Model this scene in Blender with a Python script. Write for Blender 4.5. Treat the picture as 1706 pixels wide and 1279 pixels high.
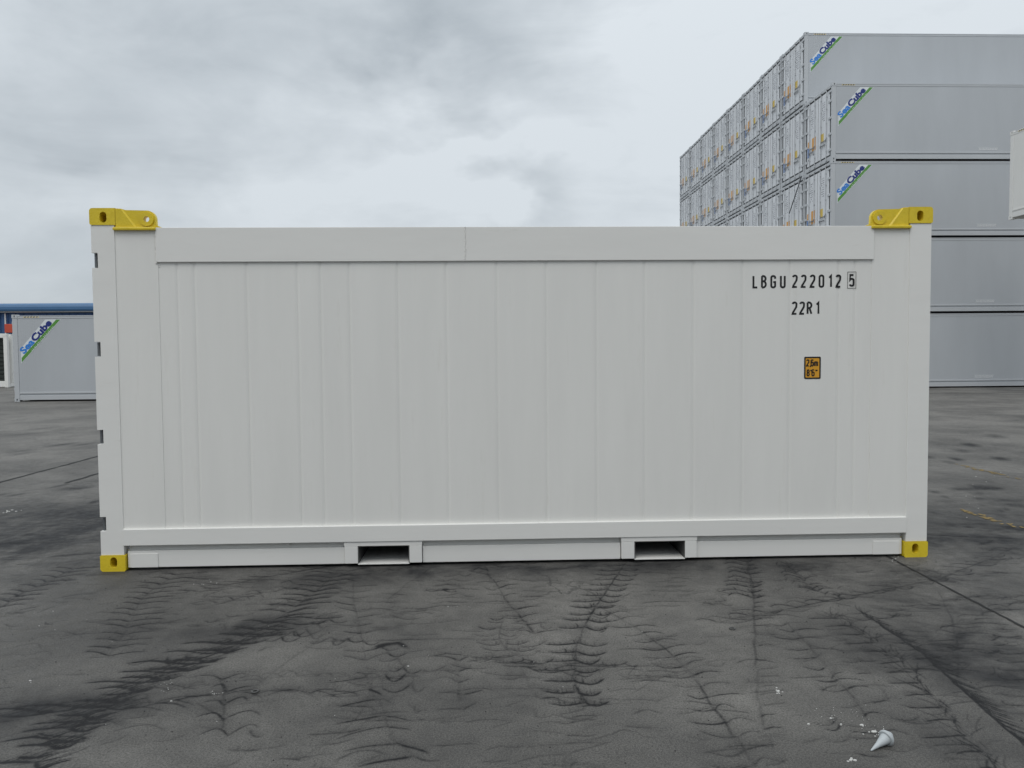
import bpy, bmesh, math, random
import numpy as np
from mathutils import Vector, Matrix, noise as mnoise
from mathutils.geometry import tessellate_polygon

random.seed(11)
rng = np.random.default_rng(11)
for o in list(bpy.data.objects):
    bpy.data.objects.remove(o)
sc = bpy.context.scene
C = sc.collection
PI = math.pi

# ------------------------------------------------------------------ camera
F_PX, W_PX, H_PX = 1268.8, 1706.0, 1279.0
CAM = Vector((-0.2558, -5.5156, 1.5625))
YAW, PITCH, ROLL = -0.0351, -0.0435, 0.0081
cy_, sy_ = math.cos(YAW), math.sin(YAW)
cp_, sp_ = math.cos(PITCH), math.sin(PITCH)
cr_, sr_ = math.cos(ROLL), math.sin(ROLL)
def _yaw(v): return Vector((cy_*v[0]-sy_*v[1], sy_*v[0]+cy_*v[1], v[2]))
R0, F0, U0 = _yaw((1, 0, 0)), _yaw((0, cp_, sp_)), _yaw((0, -sp_, cp_))
RT = cr_*R0 - sr_*U0
UP = sr_*R0 + cr_*U0
cam_d = bpy.data.cameras.new('camera')
cam = bpy.data.objects.new('camera', cam_d)
C.objects.link(cam)
cam.matrix_world = Matrix(((RT.x, UP.x, -F0.x, CAM.x), (RT.y, UP.y, -F0.y, CAM.y),
                           (RT.z, UP.z, -F0.z, CAM.z), (0, 0, 0, 1)))
cam_d.sensor_fit = 'HORIZONTAL'
cam_d.sensor_width = 36
cam_d.lens = 36*F_PX/W_PX
cam_d.clip_start = 0.05
cam_d.clip_end = 6000
sc.camera = cam

def ray(px, py):
    return RT*((px-W_PX/2)/F_PX) + UP*((H_PX/2-py)/F_PX) + F0
def ground_at(px, py):
    d = ray(px, py)
    return CAM + d*(-CAM.z/d.z)

# ------------------------------------------------------------------ sky, sun, exposure
SUN_EL, SUN_AZ = math.radians(58), math.radians(205)      # behind the camera, a little to the left
world = bpy.data.worlds.new('World')
sc.world = world
world.use_nodes = True
wt = world.node_tree
wt.nodes.clear()
def WN(t, **kw):
    n = wt.nodes.new(t)
    for k, v in kw.items(): setattr(n, k, v)
    return n
def wl(a, b): wt.links.new(a, b)
def wmath(op, a, b=None, c=None, clamp=False):
    n = WN('ShaderNodeMath', operation=op, use_clamp=clamp)
    for i, v in enumerate((a, b, c)):
        if v is None: continue
        if isinstance(v, (int, float)): n.inputs[i].default_value = v
        else: wl(v, n.inputs[i])
    return n.outputs[0]
def wvec(op, a, b=None, scale=None):
    n = WN('ShaderNodeVectorMath', operation=op)
    for i, v in enumerate((a, b)):
        if v is None: continue
        if isinstance(v, tuple): n.inputs[i].default_value = v
        else: wl(v, n.inputs[i])
    if scale is not None: n.inputs['Scale'].default_value = scale
    return n
tc = WN('ShaderNodeTexCoord')
dirn = wvec('NORMALIZE', tc.outputs['Generated']).outputs[0]
sep = WN('ShaderNodeSeparateXYZ'); wl(dirn, sep.inputs[0])
zc = wmath('ADD', wmath('MAXIMUM', sep.outputs[2], 0.0), 0.16)
comb = WN('ShaderNodeCombineXYZ')
wl(wmath('DIVIDE', sep.outputs[0], zc), comb.inputs[0])
wl(wmath('DIVIDE', sep.outputs[1], zc), comb.inputs[1])
plane = comb.outputs[0]
def wnoise(vec, scale, detail, rough, dist=0.0, lac=2.0):
    n = WN('ShaderNodeTexNoise')
    n.inputs['Scale'].default_value = scale; n.inputs['Detail'].default_value = detail
    n.inputs['Roughness'].default_value = rough; n.inputs['Distortion'].default_value = dist
    wl(vec, n.inputs['Vector'])
    return n
n_big = wnoise(plane, 0.62, 5, 0.5, 0.25)
n_mid = wnoise(wvec('MULTIPLY', dirn, (1, 1, 2.6)).outputs[0], 4.6, 7, 0.56, 0.5)
n_wrp = wnoise(wvec('MULTIPLY', dirn, (1, 1, 1.7)).outputs[0], 6.5, 4, 0.55)
warp = wvec('SCALE', wvec('SUBTRACT', n_wrp.outputs['Color'], (0.5, 0.5, 0.5)).outputs[0], scale=0.26).outputs[0]
flat = wvec('MULTIPLY', wvec('ADD', dirn, warp).outputs[0], (1, 1, 1.75)).outputs[0]
def spot(px, py, r, a):
    d = ray(px, py).normalized()
    dist = wvec('DISTANCE', flat, (d.x, d.y, d.z*1.75)).outputs['Value']
    m = WN('ShaderNodeMapRange', interpolation_type='SMOOTHSTEP')
    m.inputs['From Min'].default_value = r; m.inputs['From Max'].default_value = r*0.12
    m.inputs['To Min'].default_value = 0; m.inputs['To Max'].default_value = a
    wl(dist, m.inputs['Value'])
    return m.outputs[0]
dark = wmath('ADD', wmath('MULTIPLY', wmath('SUBTRACT', n_mid.outputs['Fac'], 0.5), 1.15),
             wmath('MULTIPLY', wmath('SUBTRACT', n_big.outputs['Fac'], 0.5), 0.55))
dark = wmath('ADD', dark, 0.13)
for s in ((590, 20, .28, .42), (800, 60, .26, .46), (290, 195, .26, .28), (130, 100, .30, .22), (790, 215, .10, .34),
          (470, 235, .20, .16), (890, 335, .11, .34), (60, 330, .28, .30), (90, 470, .24, .26), (360, 20, .25, .20),
          (680, 360, .2, .16), (170, 285, .10, -.16), (830, 300, .08, -.22), (70, 265, .10, -.15), (480, 110, .16, -.14),
          (1150, 90, .5, -.20), (1010, 260, .3, -.08), (600, 240, .30, -.26), (760, 330, .2, -.2), (330, 340, .2, -.12), (1500, 20, .4, -.10)):
    dark = wmath('ADD', dark, spot(*s))
dark = wmath('MINIMUM', wmath('MAXIMUM', dark, 0.0), 1.0)
# overcast: cloud gets brighter towards the zenith
lift = wmath('MULTIPLY_ADD', wmath('POWER', wmath('MAXIMUM', sep.outputs[2], 0.0), 1.6), .55, 1.0)
cmix = WN('ShaderNodeMix', data_type='RGBA')
wl(dark, cmix.inputs[0])
cmix.inputs['A'].default_value = (6.75, 7.25, 7.65, 1)
cmix.inputs['B'].default_value = (3.85, 4.3, 4.68, 1)
cl = wvec('SCALE', cmix.outputs['Result']); wl(lift, cl.inputs['Scale'])
sky = WN('ShaderNodeTexSky', sky_type='NISHITA')
sky.sun_disc = False
sky.sun_elevation = SUN_EL
sky.sun_rotation = SUN_AZ
cover = WN('ShaderNodeMix', data_type='RGBA')
cover.inputs[0].default_value = 0.95
wl(sky.outputs[0], cover.inputs['A']); wl(cl.outputs[0], cover.inputs['B'])
bg = WN('ShaderNodeBackground')
bg.inputs['Strength'].default_value = 0.10
wl(cover.outputs['Result'], bg.inputs['Color'])
wo = WN('ShaderNodeOutputWorld'); wl(bg.outputs[0], wo.inputs['Surface'])

sun_d = bpy.data.lights.new('sun', 'SUN')
sun_d.energy = 1.1
sun_d.angle = math.radians(35)
sun_d.color = (1.0, 0.96, 0.90)
sun = bpy.data.objects.new('sun', sun_d)
C.objects.link(sun)
sd = Vector((math.sin(SUN_AZ)*math.cos(SUN_EL), math.cos(SUN_AZ)*math.cos(SUN_EL), math.sin(SUN_EL)))
sun.rotation_euler = sd.to_track_quat('Z', 'Y').to_euler()
sun.location = (0, -10, 30)

sc.view_settings.view_transform = 'Standard'
sc.view_settings.look = 'None'
sc.view_settings.exposure = 0.0
sc.view_settings.gamma = 1.0
sc.view_settings.use_curve_mapping = False

# ------------------------------------------------------------------ materials
def mat(name, rgb, rough=0.5, metal=0.0, var=0.06, vscale=3.0, bump=0.0, bscale=60.0, stretch=(1, 1, 1), spec=0.5, dirt=None):
    m = bpy.data.materials.new(name); m.use_nodes = True
    t = m.node_tree; b = t.nodes['Principled BSDF']
    b.inputs['Roughness'].default_value = rough
    b.inputs['Metallic'].default_value = metal
    b.inputs['Specular IOR Level'].default_value = spec
    tcn = t.nodes.new('ShaderNodeTexCoord')
    mp = t.nodes.new('ShaderNodeMapping'); mp.inputs['Scale'].default_value = stretch
    t.links.new(tcn.outputs['Object'], mp.inputs['Vector'])
    n = t.nodes.new('ShaderNodeTexNoise'); n.inputs['Scale'].default_value = vscale
    n.inputs['Detail'].default_value = 6; n.inputs['Roughness'].default_value = 0.6
    t.links.new(mp.outputs[0], n.inputs['Vector'])
    r = t.nodes.new('ShaderNodeMapRange')
    r.inputs['From Min'].default_value = 0.3; r.inputs['From Max'].default_value = 0.7
    r.inputs['To Min'].default_value = 1-var; r.inputs['To Max'].default_value = 1+var
    t.links.new(n.outputs['Fac'], r.inputs['Value'])
    v = t.nodes.new('ShaderNodeVectorMath'); v.operation = 'SCALE'
    v.inputs[0].default_value = rgb
    t.links.new(r.outputs[0], v.inputs['Scale'])
    col = v.outputs[0]
    if dirt:
        n2 = t.nodes.new('ShaderNodeTexNoise'); n2.inputs['Scale'].default_value = dirt[1]
        n2.inputs['Detail'].default_value = 8; n2.inputs['Roughness'].default_value = 0.7
        t.links.new(mp.outputs[0], n2.inputs['Vector'])
        r2 = t.nodes.new('ShaderNodeMapRange'); r2.inputs['From Min'].default_value = dirt[2]
        r2.inputs['From Max'].default_value = dirt[2]+0.16; r2.inputs['To Max'].default_value = dirt[3]
        t.links.new(n2.outputs['Fac'], r2.inputs['Value'])
        mx = t.nodes.new('ShaderNodeMix'); mx.data_type = 'RGBA'
        t.links.new(r2.outputs[0], mx.inputs[0]); t.links.new(col, mx.inputs['A'])
        mx.inputs['B'].default_value = (*dirt[0], 1)
        col = mx.outputs['Result']
    t.links.new(col, b.inputs['Base Color'])
    if bump:
        nb = t.nodes.new('ShaderNodeTexNoise'); nb.inputs['Scale'].default_value = bscale
        nb.inputs['Detail'].default_value = 3
        t.links.new(mp.outputs[0], nb.inputs['Vector'])
        bp = t.nodes.new('ShaderNodeBump'); bp.inputs['Strength'].default_value = bump
        bp.inputs['Distance'].default_value = 0.01
        t.links.new(nb.outputs['Fac'], bp.inputs['Height']); t.links.new(bp.outputs[0], b.inputs['Normal'])
    return m

M = {}
M['white'] = mat('white_container_paint', (.80, .795, .765), .40, var=.025, vscale=1.6, bump=.22, bscale=4, stretch=(3.0, 3.0, .35), dirt=((.60, .585, .53), 3.2, .60, .30))
M['rail'] = mat('white_rail_paint', (.80, .795, .768), .40, var=.02, vscale=2.0, bump=.06, bscale=9, stretch=(.5, 1, 2.5), dirt=((.60, .585, .53), 6, .62, .35))
M['yellow'] = mat('yellow_fitting_paint', (.74, .56, .030), .38, var=.07, vscale=14, bump=.25, bscale=90, dirt=((.22, .16, .03), 22, .62, .55))
M['grey'] = mat('grey_container_paint', (.460, .482, .505), .36, var=.05, vscale=.5, bump=.05, bscale=3, stretch=(1.5, 1, .4))
M['grey_rail'] = mat('grey_rail_paint', (.50, .52, .54), .40, var=.03, vscale=1.5)
M['door'] = mat('grey_door_paint', (.73, .75, .775), .42, var=.05, vscale=1.6, stretch=(1, 2, .4))
M['gasket'] = mat('door_gasket_rubber', (.035, .038, .042), .7)
M['steel'] = mat('galvanised_steel', (.40, .41, .42), .42, metal=.55, var=.12, vscale=10)
M['dsteel'] = mat('dark_hinge_steel', (.17, .18, .19), .42, metal=.5, var=.15, vscale=20)
M['black'] = mat('black_lettering', (.012, .012, .013), .45, var=.02)
M['orange'] = mat('orange_sticker', (.74, .36, .03), .4, var=.04)
M['porange'] = mat('orange_placard', (.70, .34, .06), .45, var=.05)
M['pyellow'] = mat('yellow_placard', (.72, .52, .10), .45, var=.05)
M['pblue'] = mat('blue_placard', (.07, .17, .42), .45, var=.05)
M['logo_white'] = mat('logo_backing', (.72, .76, .77), .4, var=.02)
M['logo_green'] = mat('logo_green', (.10, .29, .05), .4, var=.05)
M['logo_blue'] = mat('logo_light_blue', (.035, .22, .66), .4, var=.03)
M['logo_navy'] = mat('logo_navy', (.015, .03, .20), .4, var=.03)
M['pale_text'] = mat('pale_lettering', (.74, .75, .76), .5, var=.02)
M['grey_text'] = mat('grey_lettering', (.20, .21, .24), .5, var=.02)
M['hazy'] = mat('hazard_yellow', (.74, .60, .28), .45)
M['inner'] = mat('dark_machinery', (.018, .026, .022), .6, var=.3, vscale=8)
M['blue_wall'] = mat('blue_cladding', (.028, .085, .215), .5, var=.06, vscale=1.0)
M['blue_trim'] = mat('blue_fascia', (.055, .145, .29), .4, var=.06, vscale=1.0)
M['red'] = mat('red_canopy', (.50, .07, .035), .5)
M['slat'] = mat('grey_slats', (.33, .34, .35), .6)
M['nozzle'] = mat('white_plastic', (.43, .46, .475), .45, var=.05, vscale=60)
M['flake'] = mat('white_paint_flakes', (.52, .52, .50), .6)
M['rubber'] = mat('dark_joint_filler', (.012, .012, .012), .8, var=.2, vscale=20)
M['line'] = mat('worn_yellow_road_paint', (.23, .16, .05), .7, var=.3, vscale=25)
M['lining'] = mat('shaded_pocket_lining', (.075, .075, .072), .6)  # darkened colour carries the shade inside the deep pockets
M['iron'] = mat('dark_iron', (.07, .07, .068), .55)
M['weld'] = mat('painted_weld', (.79, .785, .755), .42, var=.06, vscale=40)

# ------------------------------------------------------------------ helpers
def link(o, parent=None):
    C.objects.link(o)
    if parent is not None: o.parent = parent
    return o
def obj(name, bm, m, parent=None, smooth=False):
    me = bpy.data.meshes.new(name)
    bm.normal_update(); bm.to_mesh(me); bm.free()
    for x in (m if isinstance(m, (list, tuple)) else [m]): me.materials.append(x)
    if smooth:
        for p in me.polygons: p.use_smooth = True
    return link(bpy.data.objects.new(name, me), parent)
def thing(name, label, cat, loc=(0, 0, 0), group=None):
    o = bpy.data.objects.new(name, None); C.objects.link(o)
    o.empty_display_size = .3
    o.location = loc; o['label'] = label; o['category'] = cat
    if group: o['group'] = group
    return o
def tag(o, label=None, cat=None, group=None, kind=None):
    if label: o['label'] = label
    if cat: o['category'] = cat
    if group: o['group'] = group
    if kind: o['kind'] = kind
    return o
def box(bm, x0, x1, y0, y1, z0, z1, bev=0.0, mi=0):
    vs = [bm.verts.new(p) for p in ((x0, y0, z0), (x1, y0, z0), (x1, y1, z0), (x0, y1, z0), (x0, y0, z1), (x1, y0, z1), (x1, y1, z1), (x0, y1, z1))]
    fs = [bm.faces.new([vs[i] for i in f]) for f in ((0, 3, 2, 1), (4, 5, 6, 7), (0, 1, 5, 4), (1, 2, 6, 5), (2, 3, 7, 6), (3, 0, 4, 7))]
    for f in fs: f.material_index = mi
    if bev:
        es = list({e for f in fs for e in f.edges})
        bmesh.ops.bevel(bm, geom=es, offset=bev, segments=2, affect='EDGES', profile=.5, clamp_overlap=True)
def BX(*a, **k):
    bm = bmesh.new(); box(bm, *a, **k); return bm
def plate(bm, outer, holes, y0, y1, blind=None, mi=0):
    """outline in (x, z), extruded along y from y0 (front) to y1; holes go through, or end in a floor at y = blind"""
    loops = [outer]+list(holes)
    fl = [[bm.verts.new((x, y0, z)) for x, z in lp] for lp in loops]
    flat_v = [v for lp in fl for v in lp]
    bl = [[bm.verts.new((x, (blind if (i and blind) else y1), z)) for x, z in lp] for i, lp in enumerate(loops)]
    tri = tessellate_polygon([[Vector((x, z, 0)) for x, z in lp] for lp in loops])
    for t in tri:
        try: bm.faces.new([flat_v[i] for i in t])
        except ValueError: pass
    if blind or not holes:
        for i, lp in enumerate(bl):
            try: bm.faces.new(lp)
            except ValueError: pass
    else:
        back_v = [v for lp in bl for v in lp]
        for t in tri:
            try: bm.faces.new([back_v[i] for i in reversed(t)])
            except ValueError: pass
    for a, b in zip(fl, bl):
        n = len(a)
        for i in range(n):
            bm.faces.new((a[i], a[(i+1) % n], b[(i+1) % n], b[i]))
    bmesh.ops.recalc_face_normals(bm, faces=bm.faces[:])
def stadium(cx, cz, w, h, n=8):
    r = w/2; s = h/2-r
    return [(cx+r*math.cos(a), cz+s+r*math.sin(a)) for a in np.linspace(0, PI, n)] + \
           [(cx+r*math.cos(a), cz-s+r*math.sin(a)) for a in np.linspace(PI, 2*PI, n)]
def circle(cx, cz, r, n=20):
    return [(cx+r*math.cos(a), cz+r*math.sin(a)) for a in np.linspace(0, 2*PI, n, endpoint=False)]
def tube(bm, a, b, r, n=8, r2=None):
    a, b = Vector(a), Vector(b); d = (b-a).normalized()
    u = d.orthogonal().normalized(); w = d.cross(u)
    r2 = r if r2 is None else r2
    A = [bm.verts.new(a+r*(math.cos(t)*u+math.sin(t)*w)) for t in np.linspace(0, 2*PI, n, endpoint=False)]
    B = [bm.verts.new(b+r2*(math.cos(t)*u+math.sin(t)*w)) for t in np.linspace(0, 2*PI, n, endpoint=False)]
    for i in range(n): bm.faces.new((A[i], A[(i+1) % n], B[(i+1) % n], B[i]))
    bm.faces.new(A[::-1]); bm.faces.new(B)
def mirror_x(bm):
    for v in bm.verts: v.co.x = -v.co.x
    bmesh.ops.reverse_faces(bm, faces=bm.faces[:])
    return bm

# ------------------------------------------------------------------ lettering: every glyph is drawn as strokes
def arc(cx, cy, rx, ry, a0, a1, n=9):
    return [(cx+rx*math.cos(math.radians(a)), cy+ry*math.sin(math.radians(a))) for a in np.linspace(a0, a1, n)]
def glyphs(w):
    """narrow upright capitals and figures; centre lines in a box of width w and height 1"""
    r = w/2
    g = {}
    g['L'] = [[(0, 1), (0, 0), (w, 0)]]
    g['B'] = [[(0, 0), (0, 1)], [(0, 1)]+arc(w-.2, .77, .18, .23, 90, -90)+[(0, .54)], [(0, .54)]+arc(w-.2, .27, .2, .27, 90, -90)+[(0, 0)]]
    g['G'] = [[(w, .76)]+arc(r, 1-r, r, r, 20, 180)+arc(r, r, r, r, 180, 360)+[(w, .47), (r, .47)]]
    g['U'] = [[(0, 1)]+arc(r, r, r, r, 180, 360)+[(w, 1)]]
    g['2'] = [arc(r, 1-r, r, r, 175, -12)+[(w*.93, .60), (0.02, .10), (0, 0), (w, 0)]]
    g['0'] = [arc(r, 1-r, r, r, 0, 180)+arc(r, r, r, r, 180, 360)+[(w, 1-r)]]
    g['1'] = [[(w*.08, .80), (w*.55, .985), (w*.55, 0)]]
    g['5'] = [[(w*.95, 1), (.03, 1), (0, .52)]+arc(r, .65-r, r, r, 130, 0)+arc(r, r, r, r, 0, -175)]
    g['R'] = [[(0, 0), (0, 1)], [(0, 1)]+arc(w-.21, .75, .21, .25, 90, -90)+[(0, .5)], [(w*.5, .5), (w, 0)]]
    g['6'] = [arc(r, 1-r, r, r, 15, 180)+arc(r, r, r, r, 180, 360)+arc(r, .62-r, r, r, 0, 160)]
    g['8'] = [arc(r, .77, r*.92, .23, 0, 360, 17), arc(r, .27, r, .27, 0, 360, 17)]
    g[','] = [[(.06, .06), (.06, -.06), (0, -.16)]]
    g['m'] = [[(0, 0), (0, .66)], [(0, .5)]+arc(w*.36, .5, w*.36, .16, 180, 0)+[(w*.72, 0)], [(w*.72, .5)]+arc(w*1.08, .5, w*.36, .16, 180, 0)+[(w*1.44, 0)]]
    g["'"] = [[(.05, 1), (.05, .78)]]
    g['"'] = [[(.05, 1), (.05, .78)], [(.2, 1), (.2, .78)]]
    return g
def round_glyphs():
    g = {}
    g['S'] = [arc(.30, .75, .27, .22, 25, 200, 10)+arc(.30, .27, .29, .25, 75, -155, 13)]
    x = .68
    def ee(): return [[(.02, .35), (.54, .35)]+arc(.28, .34, .27, .32, 5, 320, 16)]
    g['e'] = ee()
    g['a'] = [[(.50, .68), (.50, 0)], arc(.26, .33, .24, .31, 10, 350, 16)]
    g['C'] = [arc(.40, .50, .38, .47, 45, 315, 18)]
    g['u'] = [[(.02, .66)]+arc(.26, .24, .24, .24, 180, 360, 10)+[(.50, .66)], [(.50, .36), (.50, .0)]]
    g['b'] = [[(.03, 1), (.03, .02)], arc(.29, .33, .25, .31, 170, -170, 18)]
    return g
def ribbon(bm, pts, w, z, to3, closed=False):
    P = [Vector(p) for p in pts]
    Q = [P[0]]
    for p in P[1:]:
        if (p-Q[-1]).length > 1e-4: Q.append(p)
    P = Q; n = len(P)
    L, R = [], []
    for i in range(n):
        d0 = (P[i]-P[i-1]).normalized() if i else (P[1]-P[0]).normalized()
        d1 = (P[i+1]-P[i]).normalized() if i < n-1 else d0
        t = (d0+d1)
        t = t.normalized() if t.length > 1e-6 else d1
        nn = Vector((-t.y, t.x))
        k = w/2/max(.45, nn.dot(Vector((-d1.y, d1.x))))
        L.append(bm.verts.new(to3(P[i]+nn*k, z))); R.append(bm.verts.new(to3(P[i]-nn*k, z)))
    for i in range(n-1):
        bm.faces.new((R[i], R[i+1], L[i+1], L[i]))
def write(bm, text, g, x, y, h, w, adv, stroke, to3, z0=.0, dz=.00025, xs=1.0):
    """adv: list of pen positions (left edge of each glyph)"""
    k = 0
    for ch, px in zip(text, adv):
        if ch == ' ': continue
        for s in g[ch]:
            pts = [(x+px+a*h*xs, y+stroke/2+b*(h-stroke)) for a, b in s]
            ribbon(bm, pts, stroke, z0+dz*(k % 3), to3); k += 1

# ------------------------------------------------------------------ ground: one sheet to the horizon, fine where tyre soot is seen close
def axis(lo, hi, step, far_lo, far_hi, growth):
    a = list(np.arange(lo, hi, step))
    s, v = step, a[-1]
    while v < far_hi:
        s *= growth; v += s; a.append(v)
    s, v = step, a[0]; b = []
    while v > far_lo:
        s *= growth; v -= s; b.append(v)
    return np.array(b[::-1]+a)
GX = axis(-3.9, 3.8, .0052, -2600, 2600, 1.055)
GY = axis(-3.0, .06, .0075, -2600, 2600, 1.055)
NX, NY = len(GX), len(GY)
soot = np.zeros((NY, NX), np.float32)
wash = np.zeros((NY, NX), np.float32)

def stroke(P, w0, w1, s, field=None, soft=1.0, grow=0):
    """a rubbed mark along the world polyline P, half width w0 at its start and w1 at its end"""
    field = soot if field is None else field
    P = np.asarray(P, float)
    wm = max(w0, w1)*2.2+.012
    i0, i1 = np.searchsorted(GX, [P[:, 0].min()-wm, P[:, 0].max()+wm])
    j0, j1 = np.searchsorted(GY, [P[:, 1].min()-wm, P[:, 1].max()+wm])
    if i1-i0 < 1 or j1-j0 < 1: return
    X, Y = np.meshgrid(GX[i0:i1], GY[j0:j1])
    best = np.full(X.shape, 0.0)
    n = len(P)-1
    for k in range(n):
        a, b = P[k], P[k+1]; d = b-a; L2 = d@d+1e-9
        t = np.clip(((X-a[0])*d[0]+(Y-a[1])*d[1])/L2, 0, 1)
        dist = np.hypot(X-a[0]-t*d[0], Y-a[1]-t*d[1])
        u = (k+t)/n
        w = w0+(w1-w0)*u
        e = np.minimum(1, np.minimum(u, 1-u)*5+.25)
        if grow: e = e*np.minimum(1, u*1.3)**grow
        v = np.exp(-(dist/np.maximum(w, .003))**2*soft)*e
        best = np.maximum(best, v)
    f = field[j0:j1, i0:i1]
    f[...] = 1-(1-f)*(1-s*best)
def gp(pts): return np.array([[*ground_at(*p)][:2] for p in pts])
def resample(P, step):
    seg = np.hypot(*(P[1:]-P[:-1]).T); cum = np.concatenate([[0], np.cumsum(seg)])
    n = max(3, int(cum[-1]/step)); t = np.linspace(0, cum[-1], n+1)
    return np.stack([np.interp(t, cum, P[:, 0]), np.interp(t, cum, P[:, 1])], 1)
def wob(P, a):
    return P+np.stack([np.convolve(rng.normal(0, a, len(P)+2), [.3, .4, .3], 'valid'), np.convolve(rng.normal(0, a, len(P)+2), [.3, .4, .3], 'valid')], 1)
def barb(p, side, ln, bow, slope, s, w, fan=0, fdir=(0, 1), fl=.085):
    t = np.linspace(0, 1, 8)
    Q = np.stack([p[0]+side*ln*t, p[1]+bow*np.sin(PI*t)+slope*t], 1)
    Q = wob(Q, .004)
    stroke(Q, w*.72, w*.42, min(1, s*1.7))
    stroke(Q+np.array([0, .016]), w*2.2, w*1.4, s*.24)
    stroke(Q+np.array([0, .040]), w*4.4, w*2.8, s*.06)
    for k in range(fan*2):                               # the fine parallel brush lines trailing off a lug mark
        u = rng.uniform(0, 1); b = Q[int(u*7)]
        a = fl*(1.15-.75*u)*rng.uniform(.6, 1.1)
        dv = np.array(fdir)*a
        n2 = np.array([-dv[1], dv[0]])*.12*side
        tt = np.linspace(0, 1, 5)[:, None]
        stroke(b+dv*tt+n2*np.sin(PI*tt)+rng.normal(0, .002, 2), .0027, .0020, min(1, s*rng.uniform(.22, .5)))
def track(px, step=.13, left=.16, right=.16, s=.6, spine=.5, w=.008, bowl=.0, bowr=.0, slope=.0, fan=0, drop=.12, sw=.007, fdir=(0, 1), fl=.085):
    P = wob(resample(gp(px), step/3), .006)
    if spine:
        n_ = max(4, len(P)//6)
        for k0 in range(0, len(P)-3, n_-1): stroke(P[k0:k0+n_]+rng.normal(0, .003, 2), sw*rng.uniform(.6, 1.2), sw*rng.uniform(.6, 1.2), spine*rng.uniform(.25, .85))
        stroke(P, sw*5, sw*5, spine*.14)
    Q = resample(P, step)
    reg = s >= .62
    for p in Q:
        p = p+rng.normal(0, .004 if reg else .008, 2)
        for side, ln, bow in ((-1, left, bowl), (1, right, bowr)):
            if not ln or rng.uniform() < (.03 if reg else drop): continue
            if reg: barb(p, side, ln*rng.uniform(.8, 1.15), bow*rng.uniform(.7, 1.3)+rng.normal(0, .004), slope+rng.normal(0, .010), min(1, s*rng.uniform(.85, 1.25)), w*rng.uniform(.9, 1.4), fan, fdir, fl)
            else: barb(p, side, ln*rng.uniform(.6, 1.2), bow*rng.uniform(.4, 1.4)+rng.normal(0, .008), slope+rng.normal(0, .02), s*rng.uniform(.45, 1.1), w*rng.uniform(.6, 1.3), fan if rng.uniform() < .7 else 0, fdir, fl)

track([(1045, 934), (1010, 985), (975, 1040), (958, 1095), (956, 1140), (975, 1172)], .115, .17, .14, .85, .75, .009, -.02, -.05, .0, 3)
track([(805, 942), (845, 1000), (890, 1056)], .13, .12, .13, .55, .65, .008, .02, .02, .03)
track([(1000, 1012), (1060, 1045), (1110, 1080), (1150, 1120), (1200, 1190), (1245, 1262), (1262, 1279)], .115, .15, .15, .5, .6, .009, -.03, .03, .02)
track([(1245, 930), (1254, 985), (1262, 1110), (1270, 1215)], .10, .0, .10, .42, .45, .008, 0, .01)
track([(1240, 930), (1250, 960), (1254, 996)], .10, .16, .1, .7, .5, .008, .06, .0, .05, 4)
track([(1308, 935), (1330, 960), (1360, 985), (1395, 995)], .07, .10, .12, .6, .4, .007, .06, .04, .03, 5)
track([(1195, 1037), (1290, 1020), (1380, 1000), (1480, 981), (1560, 966), (1640, 936), (1706, 905)], .12, .17, .17, .6, .7, .008, .03, -.03, .03, 2, sw=.010)
EDGE = resample(gp([(1425, 1005), (1480, 1040), (1530, 1073), (1590, 1128), (1655, 1185), (1720, 1240)]), .017)
for p in EDGE:                                           # right: the rope-like band of crescent brush marks
    if rng.uniform() < .08: continue
    t = np.linspace(0, 1, 8); q = p+rng.normal(0, .005, 2)
    ln = rng.uniform(.22, .34)
    stroke(np.stack([q[0]-.055*np.sin(PI*t)+.015*t, q[1]-ln*t], 1), .0030, .0042, rng.uniform(.4, .95), grow=.6)
for k, p in enumerate(resample(gp([(1398, 1030), (1435, 1052), (1470, 1078), (1505, 1105), (1535, 1135), (1560, 1165), (1590, 1200), (1622, 1236), (1660, 1280)]), .115)):
    for j in range(8):                                  # tufts and lug ends along its left edge
        a = rng.uniform(.15*PI, .75*PI); l = rng.uniform(.05, .17); tt = np.linspace(0, 1, 5)
        b0 = p+rng.normal(0, .022, 2); stroke(np.stack([b0[0]+l*math.cos(a)*tt**1.6, b0[1]+l*math.sin(a)*tt*1.3], 1), .0040, .0022, rng.uniform(.2, .65))
    barb(p, -1, rng.uniform(.11, .20), rng.normal(0, .008), rng.normal(0, .01), rng.uniform(.55, .95), .009)
track([(1562, 985), (1585, 1030), (1595, 1080), (1593, 1130)], .2, .0, .05, .25, .5, .006)
track([(1312, 1036), (1360, 1090), (1420, 1160), (1466, 1218)], .12, .15, .15, .5, .42, .009, -.03, .02, .0)
track([(1395, 1050), (1440, 1110), (1480, 1165)], .12, .10, .10, .35, .2, .008)
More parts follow.
